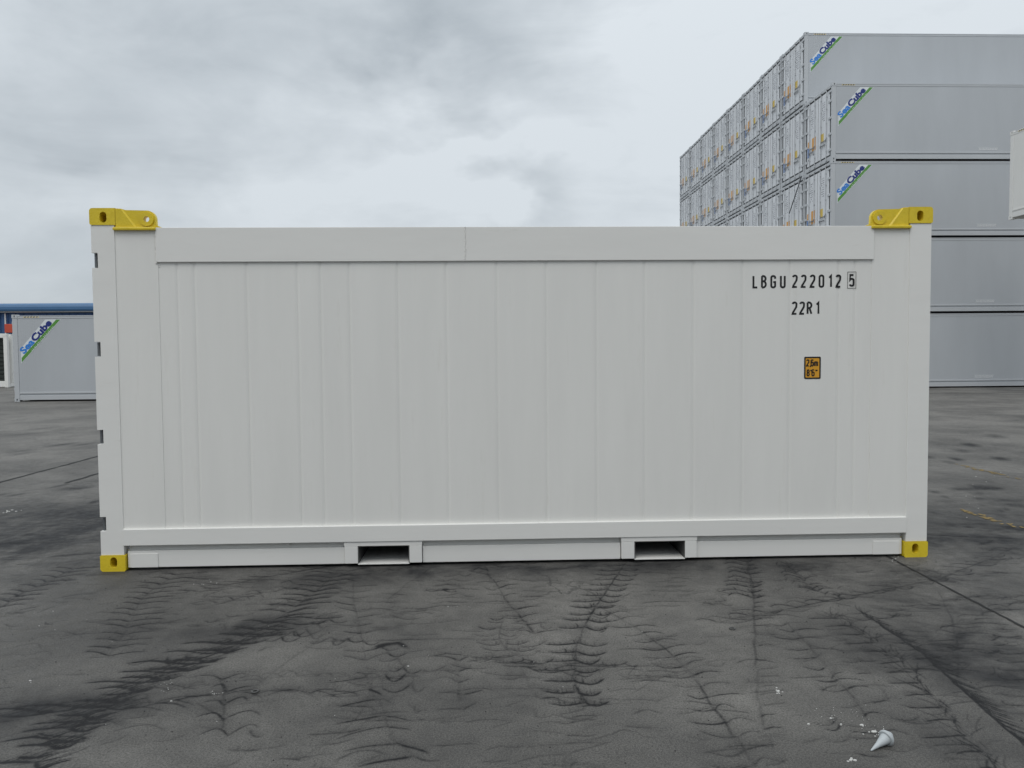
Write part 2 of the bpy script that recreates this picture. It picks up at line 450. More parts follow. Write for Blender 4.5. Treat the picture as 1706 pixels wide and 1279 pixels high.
# left: the heavy hooked track and the dark band that leads to it
D1 = (.78, .62)
track([(425, 1057), (372, 1080), (330, 1100), (282, 1120), (240, 1135), (188, 1160), (140, 1190), (100, 1230), (58, 1268)], .125, .17, .10, .9, .35, .011, .01, -.03, -.005, 9, fdir=D1, fl=.16)
track([(0, 1190), (60, 1186), (130, 1172), (205, 1142), (330, 1088), (430, 1052), (520, 1030)], .13, .22, .20, .62, .25, .012, .02, -.02, .02, 5, fdir=D1, fl=.16)
track([(30, 1262), (110, 1215), (180, 1180)], .13, .20, .14, .7, .2, .011, .02, -.02, .0, 6, fdir=D1, fl=.15)
track([(0, 1012), (40, 986), (85, 966), (122, 948)], .10, .16, .16, .7, .6, .009, .02, .02, .05, 2)
track([(183, 1092), (208, 1050), (230, 1008), (252, 984), (292, 958)], .10, .15, .18, .65, .35, .008, .02, .02, .04, 1)
track([(365, 1135), (372, 1150), (371, 1190), (374, 1230)], .12, .14, .14, .55, .55, .009, .05, .05, .05)
track([(560, 955), (520, 990), (480, 1020), (430, 1050)], .10, .20, .20, .7, .5, .010, .02, .03, .06, 4, fdir=(.75, .66), fl=.14)
track([(585, 950), (590, 1000), (602, 1060), (608, 1100)], .12, .17, .14, .5, .35, .009, .0, .0, .05)
track([(610, 1130), (640, 1190), (655, 1230), (690, 1260)], .13, .18, .12, .55, .3, .010, .0, .0, -.05)
track([(718, 946), (680, 972), (640, 1003)], .14, .10, .08, .4, .6, .007)
track([(530, 1065), (470, 1110), (410, 1155)], .2, .0, .0, .3, .25, .007)
track([(800, 1065), (750, 1064), (690, 1065), (630, 1068)], .25, .0, .0, .3, .7, .005)
track([(760, 1100), (765, 1140), (770, 1180)], .11, .12, .08, .45, .25, .009, .03, .0, .04)
track([(870, 1110), (880, 1140), (900, 1165)], .12, .14, .12, .4, .3, .008)
track([(1120, 930), (1110, 990), (1095, 1010)], .10, .16, .16, .4, .2, .007)
track([(640, 935), (540, 945), (440, 962), (330, 985)], .09, .18, .18, .5, .3, .009, .0, .02, .05)
track([(1010, 940), (900, 950), (830, 945)], .09, .14, .14, .45, .2, .008)
track([(150, 870), (140, 850), (125, 828)], .14, .0, .28, .6, .2, .012)
track([(90, 890), (60, 905), (0, 930)], .15, .25, .25, .4, .3, .012)
track([(1706, 1000), (1640, 1020), (1600, 1050), (1570, 1120)], .10, .16, .2, .45, .2, .010, .03, .03)
for k in range(10):                                     # the row of scalloped loops at the right border
    p = gp([(1672+k*2.2, 1058+k*14)])[0]
    t = np.linspace(.1*PI, 1.25*PI, 12)
    stroke(wob(np.stack([p[0]+.07*np.cos(t)+.02, p[1]+.028*np.sin(t)*-1], 1), .003), .006, .005, rng.uniform(.35, .75))
# loose scuffs between the tracks
for k in range(800):
    p = np.array([rng.uniform(-4.2, 4.2), rng.uniform(-3.0, .2)])
    barb(p, rng.choice([-1, 1]), rng.uniform(.05, .24), rng.normal(0, .02), rng.normal(0, .04), rng.uniform(.06, .34), rng.uniform(.005, .010), int(rng.uniform() < .3)*5)
for k in range(46):                                     # faint older tracks
    x = rng.uniform(-3.8, 3.8); y = rng.uniform(-2.9, -.05); a = rng.uniform(.25, PI-.25); l = rng.uniform(.5, 1.5); bend = rng.normal(0, .15)
    t = np.linspace(0, 1, 7)
    W = np.stack([x+l*t*math.cos(a)-bend*np.sin(PI*t)*math.sin(a), y+l*t*math.sin(a)*.8+bend*np.sin(PI*t)*math.cos(a)], 1)
    W = resample(W, rng.uniform(.075, .12)); h0 = rng.uniform(.08, .18); bw = rng.normal(0, .03); s0 = rng.uniform(.18, .5); sl = rng.normal(.01, .03)
    for p in W:
        for side in (-1, 1):
            if rng.uniform() < .8: barb(p+rng.normal(0, .008, 2), side, h0*rng.uniform(.6, 1.2), bw+rng.normal(0, .01), sl+rng.normal(0, .02), s0*rng.uniform(.4, 1.1), rng.uniform(.005, .010), 3 if rng.uniform() < .3 else 0)
    if rng.uniform() < .4: stroke(wob(W, .004), .005, .005, s0*.6)
for k in range(500):                                    # coarser scuffs farther out to both sides and behind
    sx = rng.choice([-1, 1]); y = rng.uniform(.2, 12)
    p = np.array([sx*rng.uniform(3.2, 5+y*.9), y])
    barb(p, rng.choice([-1, 1]), rng.uniform(.2, .8), rng.normal(0, .05), rng.normal(0, .12), rng.uniform(.1, .5), rng.uniform(.015, .05))
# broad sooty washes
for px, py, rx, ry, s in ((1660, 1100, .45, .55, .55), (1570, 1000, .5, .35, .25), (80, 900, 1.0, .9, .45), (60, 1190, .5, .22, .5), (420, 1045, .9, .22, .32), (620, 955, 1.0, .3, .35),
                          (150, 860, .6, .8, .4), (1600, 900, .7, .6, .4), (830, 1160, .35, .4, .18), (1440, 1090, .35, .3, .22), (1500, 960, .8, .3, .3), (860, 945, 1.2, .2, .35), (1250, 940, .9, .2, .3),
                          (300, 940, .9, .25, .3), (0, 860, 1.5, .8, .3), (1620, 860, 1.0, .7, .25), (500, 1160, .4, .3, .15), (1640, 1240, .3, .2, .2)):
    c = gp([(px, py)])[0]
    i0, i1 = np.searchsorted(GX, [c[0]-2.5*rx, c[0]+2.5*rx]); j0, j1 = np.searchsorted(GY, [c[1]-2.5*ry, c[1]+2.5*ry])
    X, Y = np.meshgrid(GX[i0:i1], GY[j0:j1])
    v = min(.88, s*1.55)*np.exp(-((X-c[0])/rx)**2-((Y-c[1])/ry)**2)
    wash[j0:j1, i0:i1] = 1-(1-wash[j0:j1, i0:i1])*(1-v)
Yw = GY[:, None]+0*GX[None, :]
wash = 1-(1-wash)*(1-(.10+.20*np.clip((8-Yw)/5, 0, 1)).astype(np.float32))  # whole sheet toned darker, more on the near side, easing off with distance
# the small dried oil stain
stroke(gp([(626, 1079), (640, 1074), (664, 1071), (680, 1080)]), .030, .014, .9)
stroke(gp([(738, 981), (746, 983)]), .025, .02, .85)

me = bpy.data.meshes.new('ground')
X, Y = np.meshgrid(GX, GY)
co = np.stack([X, Y, np.zeros_like(X)], -1).reshape(-1, 3).astype(np.float32)
me.vertices.add(NX*NY); me.vertices.foreach_set('co', co.ravel())
idx = np.arange(NX*NY).reshape(NY, NX)
quads = np.stack([idx[:-1, :-1], idx[:-1, 1:], idx[1:, 1:], idx[1:, :-1]], -1).reshape(-1, 4).astype(np.int32)
nf = len(quads)
me.loops.add(nf*4); me.loops.foreach_set('vertex_index', quads.ravel())
me.polygons.add(nf)
me.polygons.foreach_set('loop_start', np.arange(0, nf*4, 4, dtype=np.int32))
me.update(calc_edges=True)
for nm, fld in (('tyre_soot', soot), ('soot_tone_wash', wash)):
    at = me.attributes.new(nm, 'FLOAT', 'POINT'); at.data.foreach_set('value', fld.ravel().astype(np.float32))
ground = link(bpy.data.objects.new('ground', me)); tag(ground, kind='structure')

gm = bpy.data.materials.new('sooty_concrete_yard'); gm.use_nodes = True
t = gm.node_tree; b = t.nodes['Principled BSDF']; L = t.links.new
def N(tp, **kw):
    n = t.nodes.new(tp)
    for k, v in kw.items(): setattr(n, k, v)
    return n
def nz(scale, det, ro, vec, dist=0.):
    n = N('ShaderNodeTexNoise'); n.inputs['Scale'].default_value = scale; n.inputs['Detail'].default_value = det
    n.inputs['Roughness'].default_value = ro; n.inputs['Distortion'].default_value = dist; L(vec, n.inputs['Vector']); return n.outputs['Fac']
def rg(v, a, bb, c, d):
    n = N('ShaderNodeMapRange'); L(v, n.inputs['Value'])
    for k, x in zip(('From Min', 'From Max', 'To Min', 'To Max'), (a, bb, c, d)): n.inputs[k].default_value = x
    return n.outputs[0]
def mul(a, bb, op='MULTIPLY'):
    n = N('ShaderNodeMath', operation=op)
    for i, v in enumerate((a, bb)):
        if isinstance(v, (int, float)): n.inputs[i].default_value = v
        else: L(v, n.inputs[i])
    return n.outputs[0]
def mix(f, a, bb):
    n = N('ShaderNodeMix', data_type='RGBA'); L(f, n.inputs[0])
    for k, v in (('A', a), ('B', bb)):
        if isinstance(v, tuple): n.inputs[k].default_value = (*v, 1)
        else: L(v, n.inputs[k])
    return n.outputs['Result']
geo = N('ShaderNodeNewGeometry').outputs['Position']
patch = nz(.55, 7, .62, geo, .4)
fine = nz(14, 6, .62, geo)
grit = nz(110, 5, .8, geo)
speck = nz(260, 2, .6, geo)
a1 = N('ShaderNodeAttribute', attribute_name='tyre_soot').outputs['Fac']
a2 = N('ShaderNodeAttribute', attribute_name='soot_tone_wash').outputs['Fac']
base = mix(rg(patch, .40, .60, 0, 1), (.108, .104, .096), (.240, .230, .211))
base = mix(rg(fine, .3, .7, 0, .55), base, (.170, .163, .149))
base = mix(mul(rg(nz(1.7, 5, .6, geo, .3), .5, .78, 0, .5), 1.0), base, (.055, .055, .055))
base = mix(rg(speck, .50, .64, 0, .6), base, (.30, .29, .275))
base = mix(rg(grit, .46, .60, 0, .62), base, (.026, .026, .026))
cr = N('ShaderNodeTexVoronoi', feature='DISTANCE_TO_EDGE'); cr.inputs['Scale'].default_value = .55
wv = N('ShaderNodeVectorMath', operation='ADD'); L(geo, wv.inputs[0])
wn_ = N('ShaderNodeTexNoise'); wn_.inputs['Scale'].default_value = 2.5; wn_.inputs['Detail'].default_value = 6; L(geo, wn_.inputs['Vector'])
ws = N('ShaderNodeVectorMath', operation='SCALE'); ws.inputs['Scale'].default_value = .55; L(wn_.outputs['Color'], ws.inputs[0]); L(ws.outputs[0], wv.inputs[1])
L(wv.outputs[0], cr.inputs['Vector'])
crack = mul(rg(cr.outputs['Distance'], 0, .006, .6, 0), rg(nz(.8, 3, .5, geo), .5, .62, 0, 1))
base = mix(crack, base, (.020, .020, .020))
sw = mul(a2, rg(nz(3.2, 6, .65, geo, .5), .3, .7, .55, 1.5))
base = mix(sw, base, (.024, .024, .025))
st = mul(a1, rg(nz(42, 5, .7, geo), .30, .66, .75, 1.9))
st = mul(st, 1.0, 'MINIMUM')
base = mix(st, base, (.011, .011, .012))
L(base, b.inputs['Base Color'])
L(rg(fine, .3, .7, .55, .82), b.inputs['Roughness'])
b.inputs['Specular IOR Level'].default_value = .22
bp = N('ShaderNodeBump'); bp.inputs['Strength'].default_value = .5; bp.inputs['Distance'].default_value = .0022
L(mul(mul(grit, mul(fine, .35), 'ADD'), mul(a1, .0), 'SUBTRACT'), bp.inputs['Height']); L(bp.outputs[0], b.inputs['Normal'])
me.materials.append(gm)

def strip_along(name, a, b_, w, m, parent, jit=.004, step=.06, z=.004):
    """a thin ragged-edged strip lying on the ground"""
    a, b_ = Vector((*a, z)), Vector((*b_, z)); d = b_-a; n = max(2, int(d.length/step)); q = Vector((-d.y, d.x, 0)).normalized()
    bm = bmesh.new(); prev = None; off = 0
    for i in range(n+1):
        c = a+d*(i/n); off = off*.85+random.gauss(0, jit*.5)
        l = bm.verts.new(c+q*(w/2+random.gauss(0, jit)+off)); r = bm.verts.new(c-q*(w/2+random.gauss(0, jit)-off))
        if prev: bm.faces.new((prev[1], r, l, prev[0]))
        prev = (l, r)
    bmesh.ops.recalc_face_normals(bm, faces=bm.faces[:])
    for f in bm.faces:
        if f.normal.z < 0: f.normal_flip()
    return obj(name, bm, m, parent)
strip_along('expansion_joint', (2.70, -5.0), (2.76, 2.6), .016, M['rubber'], ground, .0025, .05)
strip_along('expansion_joint', (-6.24, -2.0), (-6.08, 30.0), .045, M['rubber'], ground, .008, .12)
strip_along('expansion_joint', (-5.36, 3.86), (-5.16, 9.0), .055, M['rubber'], ground, .010, .12)
strip_along('expansion_joint', (4.0, 19.6), (40, 19.9), .09, M['rubber'], ground, .012, .3)
def worn_line(x, y0, y1, w, keep, seed):
    bm = bmesh.new(); cs = .028
    for i in range(int((y1-y0)/cs)):
        for j in range(int(w/cs)):
            px, py = x-w/2+j*cs, y0+i*cs
            v = mnoise.noise((px*4+seed, py*1.1, seed))*.8+mnoise.noise((px*22, py*16, seed))*.55
            if v > keep:
                r = lambda: random.uniform(-.007, .007)
                bm.faces.new([bm.verts.new((px+a*cs+r(), py+c*cs+r(), .004)) for a, c in ((0, 0), (1, 0), (1, 1), (0, 1))])
    return obj('painted_line', bm, M['line'], ground)
for o_ in (worn_line(4.34, .55, 9, .13, .30, 3.1), worn_line(6.02, .5, 16, .13, .28, 8.7)): o_['kind'] = 'stuff'

# ------------------------------------------------------------------ the white container in the middle
HX, HT, DP = 3.029, 2.591, 2.438
boxy = thing('refrigerated_container', 'large white shipping container with yellow corner fittings standing alone in the middle of the yard', 'shipping container', (0, 0, 0))
bm = bmesh.new(); box(bm, -2.99, 2.99, .0136, DP-.03, .19, 2.438)
obj('body', bm, M['white'], boxy)
obj('roof', BX(-2.86, 2.86, .02, DP-.02, 2.4385, 2.449), M['white'], boxy)
seams = [-2.862, -2.566, -2.44, -2.32, -1.953, -1.594, -1.430, -1.226, -.880, -.532, -.168, .188, .554, .907, 1.265, 1.629, 1.979, 2.340, 2.462, 2.585]
def panel_bm(x0, x1, z0, z1, y):
    bm = bmesh.new(); c = .016; yb = .0130
    f = [(x0+.003, yb), (x0+.003+c, y), (x1-.003-c, y), (x1-.003, yb)]
    lo = [bm.verts.new((a, d, z0)) for a, d in f]; hi = [bm.verts.new((a, d, z1)) for a, d in f]
    for i in range(3): bm.faces.new((lo[i], lo[i+1], hi[i+1], hi[i]))
    bm.faces.new((lo[3], lo[0], hi[0], hi[3])); bm.faces.new(lo[::-1]); bm.faces.new(hi)
    return bm
for i in range(1, len(seams)-1):
    obj('side_panel', panel_bm(seams[i]-(.025 if i == 1 else 0), seams[i+1]+(.025 if i == len(seams)-2 else 0), .300, 2.2125, .0100+random.uniform(-.0005, .0005)), M['white'], boxy)
# broad plates beside the posts
obj('corner_panel', BX(-2.8680, -2.568, .0060, .0132, .300, 2.445, bev=.001), M['white'], boxy)
obj('corner_panel', BX(2.587, 2.8685, .0060, .0132, .300, 2.445, bev=.001), M['white'], boxy)
# rails
obj('top_rail', BX(-2.577, -.3904, -.0057, .0132, 2.2105, 2.4535, bev=.0025), M['rail'], boxy)
obj('top_rail', BX(-.3980, 2.596, -.0054, .0132, 2.2110, 2.4535, bev=.0025), M['rail'], boxy)
def weld(pts, r, m=M['weld']):
    bm = bmesh.new()
    for p in pts:
        mtx = Matrix.Translation(p) @ Matrix.Diagonal((r*random.uniform(.8, 1.25), r*.22, r*random.uniform(.55, .9), 1))
        bmesh.ops.create_icosphere(bm, subdivisions=1, radius=1, matrix=mtx)
    return bm
obj('weld_bead', weld([(-.3905+random.gauss(0, .0015), -.0058, z) for z in np.arange(2.225, 2.45, .009)], .0075), M['weld'], boxy, True)
obj('weld_bead', weld([(-2.578+random.gauss(0, .0015), .001, z) for z in np.arange(2.205, 2.43, .010)], .0075), M['weld'], boxy, True)
obj('weld_bead', weld([(-2.562+random.gauss(0, .003), .009, 2.205-random.uniform(0, .035)) for k in range(5)], .006), M['weld'], boxy, True)
obj('bottom_rail', BX(-2.8635, .1275, -.0124, .030, .187, .3045, bev=.003), M['rail'], boxy)
obj('bottom_rail', BX(.1200, 2.8645, -.0120, .030, .187, .3045, bev=.003), M['rail'], boxy)
pocket = [(-1.291, -.727), (.732, 1.295)]; opening = [(-1.190, -.823), (.833, 1.202)]
xs = [-2.846, pocket[0][0]-.002, pocket[0][1]+.002, pocket[1][0]-.002, pocket[1][1]+.002, 2.846]
for k in (0, 2, 4):
    bm = bmesh.new()
    box(bm, xs[k], xs[k+1], .018, .030, .020, .141, bev=.003)          # web
    box(bm, xs[k], xs[k+1], .048, .058, .135, .195)                    # recessed upper part of the channel
    box(bm, xs[k], xs[k+1], .031, .10, .020, .028)                     # lower flange
    box(bm, xs[k], xs[k+1], .031, .047, .131, .1385)
    obj('sill_channel', bm, M['rail'], boxy)
obj('doubler_plate', BX(-2.828, -2.630, .0115, .0178, .021, .121, bev=.002), M['rail'], boxy)
obj('doubler_plate', BX(2.625, 2.826, .0115, .0178, .021, .121, bev=.002), M['rail'], boxy)
for (a, b_), (c, d) in zip(pocket, opening):
    bm = bmesh.new()
    box(bm, a, b_, -.0045, .07, .1535, .1865, bev=.002)
    box(bm, a+.002, c-.003, -.0040, .07, .026, .153, bev=.003)
    box(bm, d+.003, b_-.002, -.0040, .07, .026, .153, bev=.003)
    pf = obj('forklift_pocket', bm, M['rail'], boxy)
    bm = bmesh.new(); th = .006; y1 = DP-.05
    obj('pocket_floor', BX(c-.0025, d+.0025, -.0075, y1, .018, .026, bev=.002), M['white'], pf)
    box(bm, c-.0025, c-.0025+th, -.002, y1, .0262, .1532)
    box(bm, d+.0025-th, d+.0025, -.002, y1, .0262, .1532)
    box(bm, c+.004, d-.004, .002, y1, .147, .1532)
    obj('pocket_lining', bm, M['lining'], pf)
# underside and far long side
obj('floor_pan', BX(-2.9, 2.9, .11, DP-.11, .155, .1885), M['dsteel'], boxy)
obj('rear_sill', BX(-2.84, 2.84, DP-.05, DP-.01, .02, .188), M['rail'], boxy)
# drain bolt under the rail
bm = bmesh.new(); tube(bm, (-1.703, .048, .168), (-1.703, .024, .168), .013, 12); tube(bm, (-1.703, .024, .168), (-1.703, .019, .168), .008, 10)
obj('drain_plug', bm, M['rail'], boxy)

def post_bm(s, front=True):
    n = []
    if s < 0 and front:
        o = [(-3.026, .119)]
        for z0, z1 in ((.292, .396), (.919, 1.023), (1.545, 1.651), (2.172, 2.278)):
            o += [(-3.026, z0), (-2.984, z0), (-2.984, z1), (-3.026, z1)]
        o += [(-3.026, 2.472), (-2.8642, 2.472), (-2.8642, .119)]
        o = o[::-1]
        bm = bmesh.new(); plate(bm, o, [], .000, .060)
        return bm
    x0, x1 = sorted((s*3.026, s*2.8650))
    return BX(x0, x1, .0, .06, .119, 2.472, bev=.002) if front else BX(x0, x1, DP-.15, DP, .119, 2.472, bev=.006)
for s in (-1, 1):
    obj('corner_post', post_bm(s), M['rail'], boxy); obj('corner_post', post_bm(s, False), M['rail'], boxy)
obj('door_frame', BX(-2.985, -2.93, .062, DP-.16, .19, 2.44), M['rail'], boxy)
for z0, z1 in ((.292, .396), (.919, 1.023), (1.545, 1.651), (2.172, 2.278)):
    bm = bmesh.new(); zc_ = (z0+z1)/2
    box(bm, -3.012, -2.9855, .030, .0585, z0+.003, z1-.003, bev=.003)
    tube(bm, (-3.009, .026, z0+.004), (-3.009, .026, z1-.004), .010, 10)
    obj('door_hinge', bm, M['dsteel'], boxy)
def casting_bm(s, z0, z1, hz, top=False, rear=False):
    a, b_ = 3.032, 2.8535
    r = .022; o = []
    def rc(cx, cz, a0, a1, rr): return [(cx+rr*math.cos(math.radians(q)), cz+rr*math.sin(math.radians(q))) for q in np.linspace(a0, a1, 5)]
    if top: o = [(b_, z0), (a-.012, z0)]+rc(a-.014, z0+.014, -60, 0, .014)+rc(a-r, z1-r, 0, 90, r)+[(b_, z1)]
    else: o = rc(b_+.010, z0+.010, 180, 270, .010)+rc(a-r, z0+r, -90, 0, r)+[(a, z1-.005), (a-.006, z1), (b_+.004, z1), (b_, z1-.004)]
    bm = bmesh.new(); plate(bm, o, [stadium(2.9365, hz, .048, .076, 9)[::-1]], -.006, .155, blind=.13)
    if rear:
        for v in bm.verts: v.co.y = DP-v.co.y
        bmesh.ops.reverse_faces(bm, faces=bm.faces[:])
    if s < 0: mirror_x(bm)
    return bm
for s in (-1, 1):
    for rear in (False, True):
        obj('corner_casting', casting_bm(s, 0, .118, .066, rear=rear), M['yellow'], boxy)
        obj('corner_casting', casting_bm(s, 2.4725, 2.591, 2.5265, top=True, rear=rear), M['yellow'], boxy)
def lug_bm(rear=False):
    """lifting lug beside an upper corner casting, for the right-hand side"""
    cx, cz, r = 2.637, 2.513, .062
    o = [(2.8525, 2.456), (2.8525, 2.590), (2.815, 2.588), (2.785, 2.5785)]
    o += [(cx+.03, 2.5755)]+[(cx+r*math.cos(math.radians(q)), cz+r*math.sin(math.radians(q))) for q in np.linspace(88, 182, 10)]+[(cx-r-.002, 2.456)]
    bm = bmesh.new(); plate(bm, o[::-1], [circle(cx, cz, .0195, 18)], .006, .036)
    return bm
def lug_extra():
    cx, cz = 2.637, 2.513
    ring = bmesh.new(); plate(ring, circle(cx, cz, .049, 28), [circle(cx, cz, .0205, 18)[::-1]], -.004, .0055)
    gus = bmesh.new()                                     # the triangular stiffener with a sloping cut
    P = [(2.8515, 2.4575), (2.8515, 2.584), (2.812, 2.582), (2.722, 2.4575)]
    f = [gus.verts.new((x, -.004, z)) for x, z in P]; Q = [(2.8515, 2.4575), (2.8515, 2.5845), (2.802, 2.5825), (2.708, 2.4575)]
    k = [gus.verts.new((x, .0058, z)) for x, z in Q]
    gus.faces.new(f); gus.faces.new(k[::-1])
    for i in range(4): gus.faces.new((f[i], k[i], k[(i+1) % 4], f[(i+1) % 4]))
    bmesh.ops.recalc_face_normals(gus, faces=gus.faces[:])
    led = BX(2.5725, 2.868, -.020, .12, 2.4345, 2.4555, bev=.005)
    wl_ = weld([(x, .002, 2.457+random.gauss(0, .0015)) for x in np.arange(2.60, 2.85, .011)], .0075)
    tip = bmesh.new()
    v = [tip.verts.new(p) for p in ((2.572, .005, 2.4562), (2.572, .035, 2.4562), (2.535, .035, 2.4562), (2.535, .005, 2.4562), (2.574, .005, 2.472), (2.574, .035, 2.472))]
    for q in ((0, 1, 2, 3), (0, 4, 5, 1), (4, 3, 2, 5), (0, 3, 4), (1, 5, 2)): tip.faces.new([v[i] for i in q])
    bmesh.ops.recalc_face_normals(tip, faces=tip.faces[:])
    return (('boss', ring), ('gusset', gus), ('ledge', led), ('weld_bead', wl_), ('toe', tip))
def rearify(bm):
    for v in bm.verts: v.co.y = DP-v.co.y
    bmesh.ops.reverse_faces(bm, faces=bm.faces[:]); return bm
for s in (-1, 1):
    for rear in (False, True):
        fx = lambda bm: (rearify(bm) if rear else bm)
        gx = lambda bm: (mirror_x(bm) if s < 0 else bm)
        lug = obj('lifting_lug', gx(fx(lug_bm())), M['yellow'], boxy)
        for nm, e in lug_extra():
            if rear and nm in ('weld_bead', 'toe'): e.free(); continue
            obj(nm, gx(fx(e)), M['yellow'], lug, nm == 'weld_bead')
# markings
FY = .0088
def front(p, z): return (p[0], FY-z, p[1])
g = glyphs(.295)
bm = bmesh.new(); SW = .0142
write(bm, 'LBGU', g, SW/2, 2.004, .097, .04, [1.702, 1.765, 1.834, 1.905], SW, front)
write(bm, '222012', g, SW/2, 2.006, .097, .04, [1.995, 2.060, 2.126, 2.192, 2.262, 2.318], SW, front)
write(bm, '5', g, SW/2, 2.0125, .093, .04, [2.4185], SW, front)
for pts in ([(2.408, 2.001), (2.470, 2.001), (2.470, 2.1205), (2.408, 2.1205), (2.408, 2.001), (2.44, 2.001)],):
    ribbon(bm, pts, .0032, .0012, front)
obj('container_number', bm, M['black'], boxy)
bm = bmesh.new(); write(bm, '22R1', g, SW/2, 1.810, .097, .04, [1.994, 2.050, 2.105, 2.170], SW, front)
obj('type_code', bm, M['black'], boxy)
bm = bmesh.new(); plate(bm, [(2.092, 1.340), (2.212, 1.340), (2.212, 1.500), (2.092, 1.500)][::-1], [], FY, FY+.002)
stk = obj('height_sticker', bm, M['orange'], boxy)
bm = bmesh.new()
def rrect(x0, x1, z0, z1, r):
    o = []
    for cx, cz, a0 in ((x1-r, z1-r, 0), (x0+r, z1-r, 90), (x0+r, z0+r, 180), (x1-r, z0+r, 270)):
        o += [(cx+r*math.cos(math.radians(q)), cz+r*math.sin(math.radians(q))) for q in np.linspace(a0, a0+90, 5)]
    return o
plate(bm, rrect(2.090, 2.214, 1.338, 1.502, .010), [rrect(2.1005, 2.2035, 1.3485, 1.4915, .006)[::-1]], FY-.0010, FY-.0002)
obj('border', bm, M['black'], stk)
bm = bmesh.new(); g2 = glyphs(.29)
write(bm, '2,6m', g2, .0042, 1.430, .053, .02, [2.105, 2.129, 2.1375, 2.163], .0088, front, .0012)
write(bm, '8\'6"', g2, .0042, 1.357, .053, .02, [2.108, 2.133, 2.1445, 2.171], .0088, front, .0012)
obj('lettering', bm, M['black'], stk)

# ------------------------------------------------------------------ the stacked 40 ft high-cube containers
CL, CW, CH = 12.192, 2.438, 2.896
def logo_parts(parent, ytop):
    zt = CH
    P = lambda x, z: (x, zt+z)
    def f3(y): return lambda p, z: (p[0], y-z, p[1])
    bm = bmesh.new(); plate(bm, [P(.25, -1.13), P(1.08, -.165), P(1.60, -.165), P(.25, -1.625)], [], ytop-.002, ytop)
    dec = obj('logo_decal', bm, M['logo_white'], parent)
    bm = bmesh.new(); plate(bm, [P(.27, -1.435), P(1.435, -.172), P(1.570, -.172), P(.27, -1.585)], [], ytop-.0045, ytop-.0025)
    obj('green_stripe', bm, M['logo_green'], dec)
    ang = math.atan2(1.413, 1.30); ca, sa = math.cos(ang), math.sin(ang)
    o = Vector((.365, zt-1.33))
    def t3(y): return lambda p, z: (o.x+ca*p[0]-sa*p[1], y-z, o.y+sa*p[0]+ca*p[1])
    def word(txt, m, along, size, xs, bold):
        cu = bpy.data.curves.new('lettering', 'FONT'); cu.body = txt; cu.size = size; cu.offset = bold; cu.resolution_u = 3
        tmp = bpy.data.objects.new('lettering', cu); C.objects.link(tmp)
        bpy.context.view_layer.update()
        me_ = bpy.data.meshes.new_from_object(tmp.evaluated_get(bpy.context.evaluated_depsgraph_get()))
        bpy.data.objects.remove(tmp); bpy.data.curves.remove(cu)
        w = max(v.co.x for v in me_.vertices)*xs; f = t3(ytop-.0062)
        for v in me_.vertices: v.co = Vector(f((along+v.co.x*xs, v.co.y+.020), 0))
        me_.materials.clear(); me_.materials.append(m)
        link(bpy.data.objects.new('lettering', me_), dec)
        return along+w
    e_ = word('Sea', M['logo_blue'], .0, .300, 1.30, .012)
    word('Cube', M['logo_navy'], e_+.004, .300, 1.30, .0145)
    bm = bmesh.new(); rr = random.Random(5)               # the small unreadable line printed on the stripe
    for k in range(17):
        x = .27+k*.065; h = rr.uniform(.045, .052)
        y0 = -.118
        ribbon(bm, [(x, y0), (x+.034, y0)], .010, 0, t3(ytop-.0052)); ribbon(bm, [(x+rr.choice([0, .03]), y0), (x+rr.choice([0, .03])+.002, y0+h)], .011, .0004, t3(ytop-.0052))
        if rr.random() < .6: ribbon(bm, [(x, y0+h), (x+.034, y0+h)], .010, .0002, t3(ytop-.0052))
    tag(obj('small_print', bm, M['logo_white'], dec), kind='stuff')
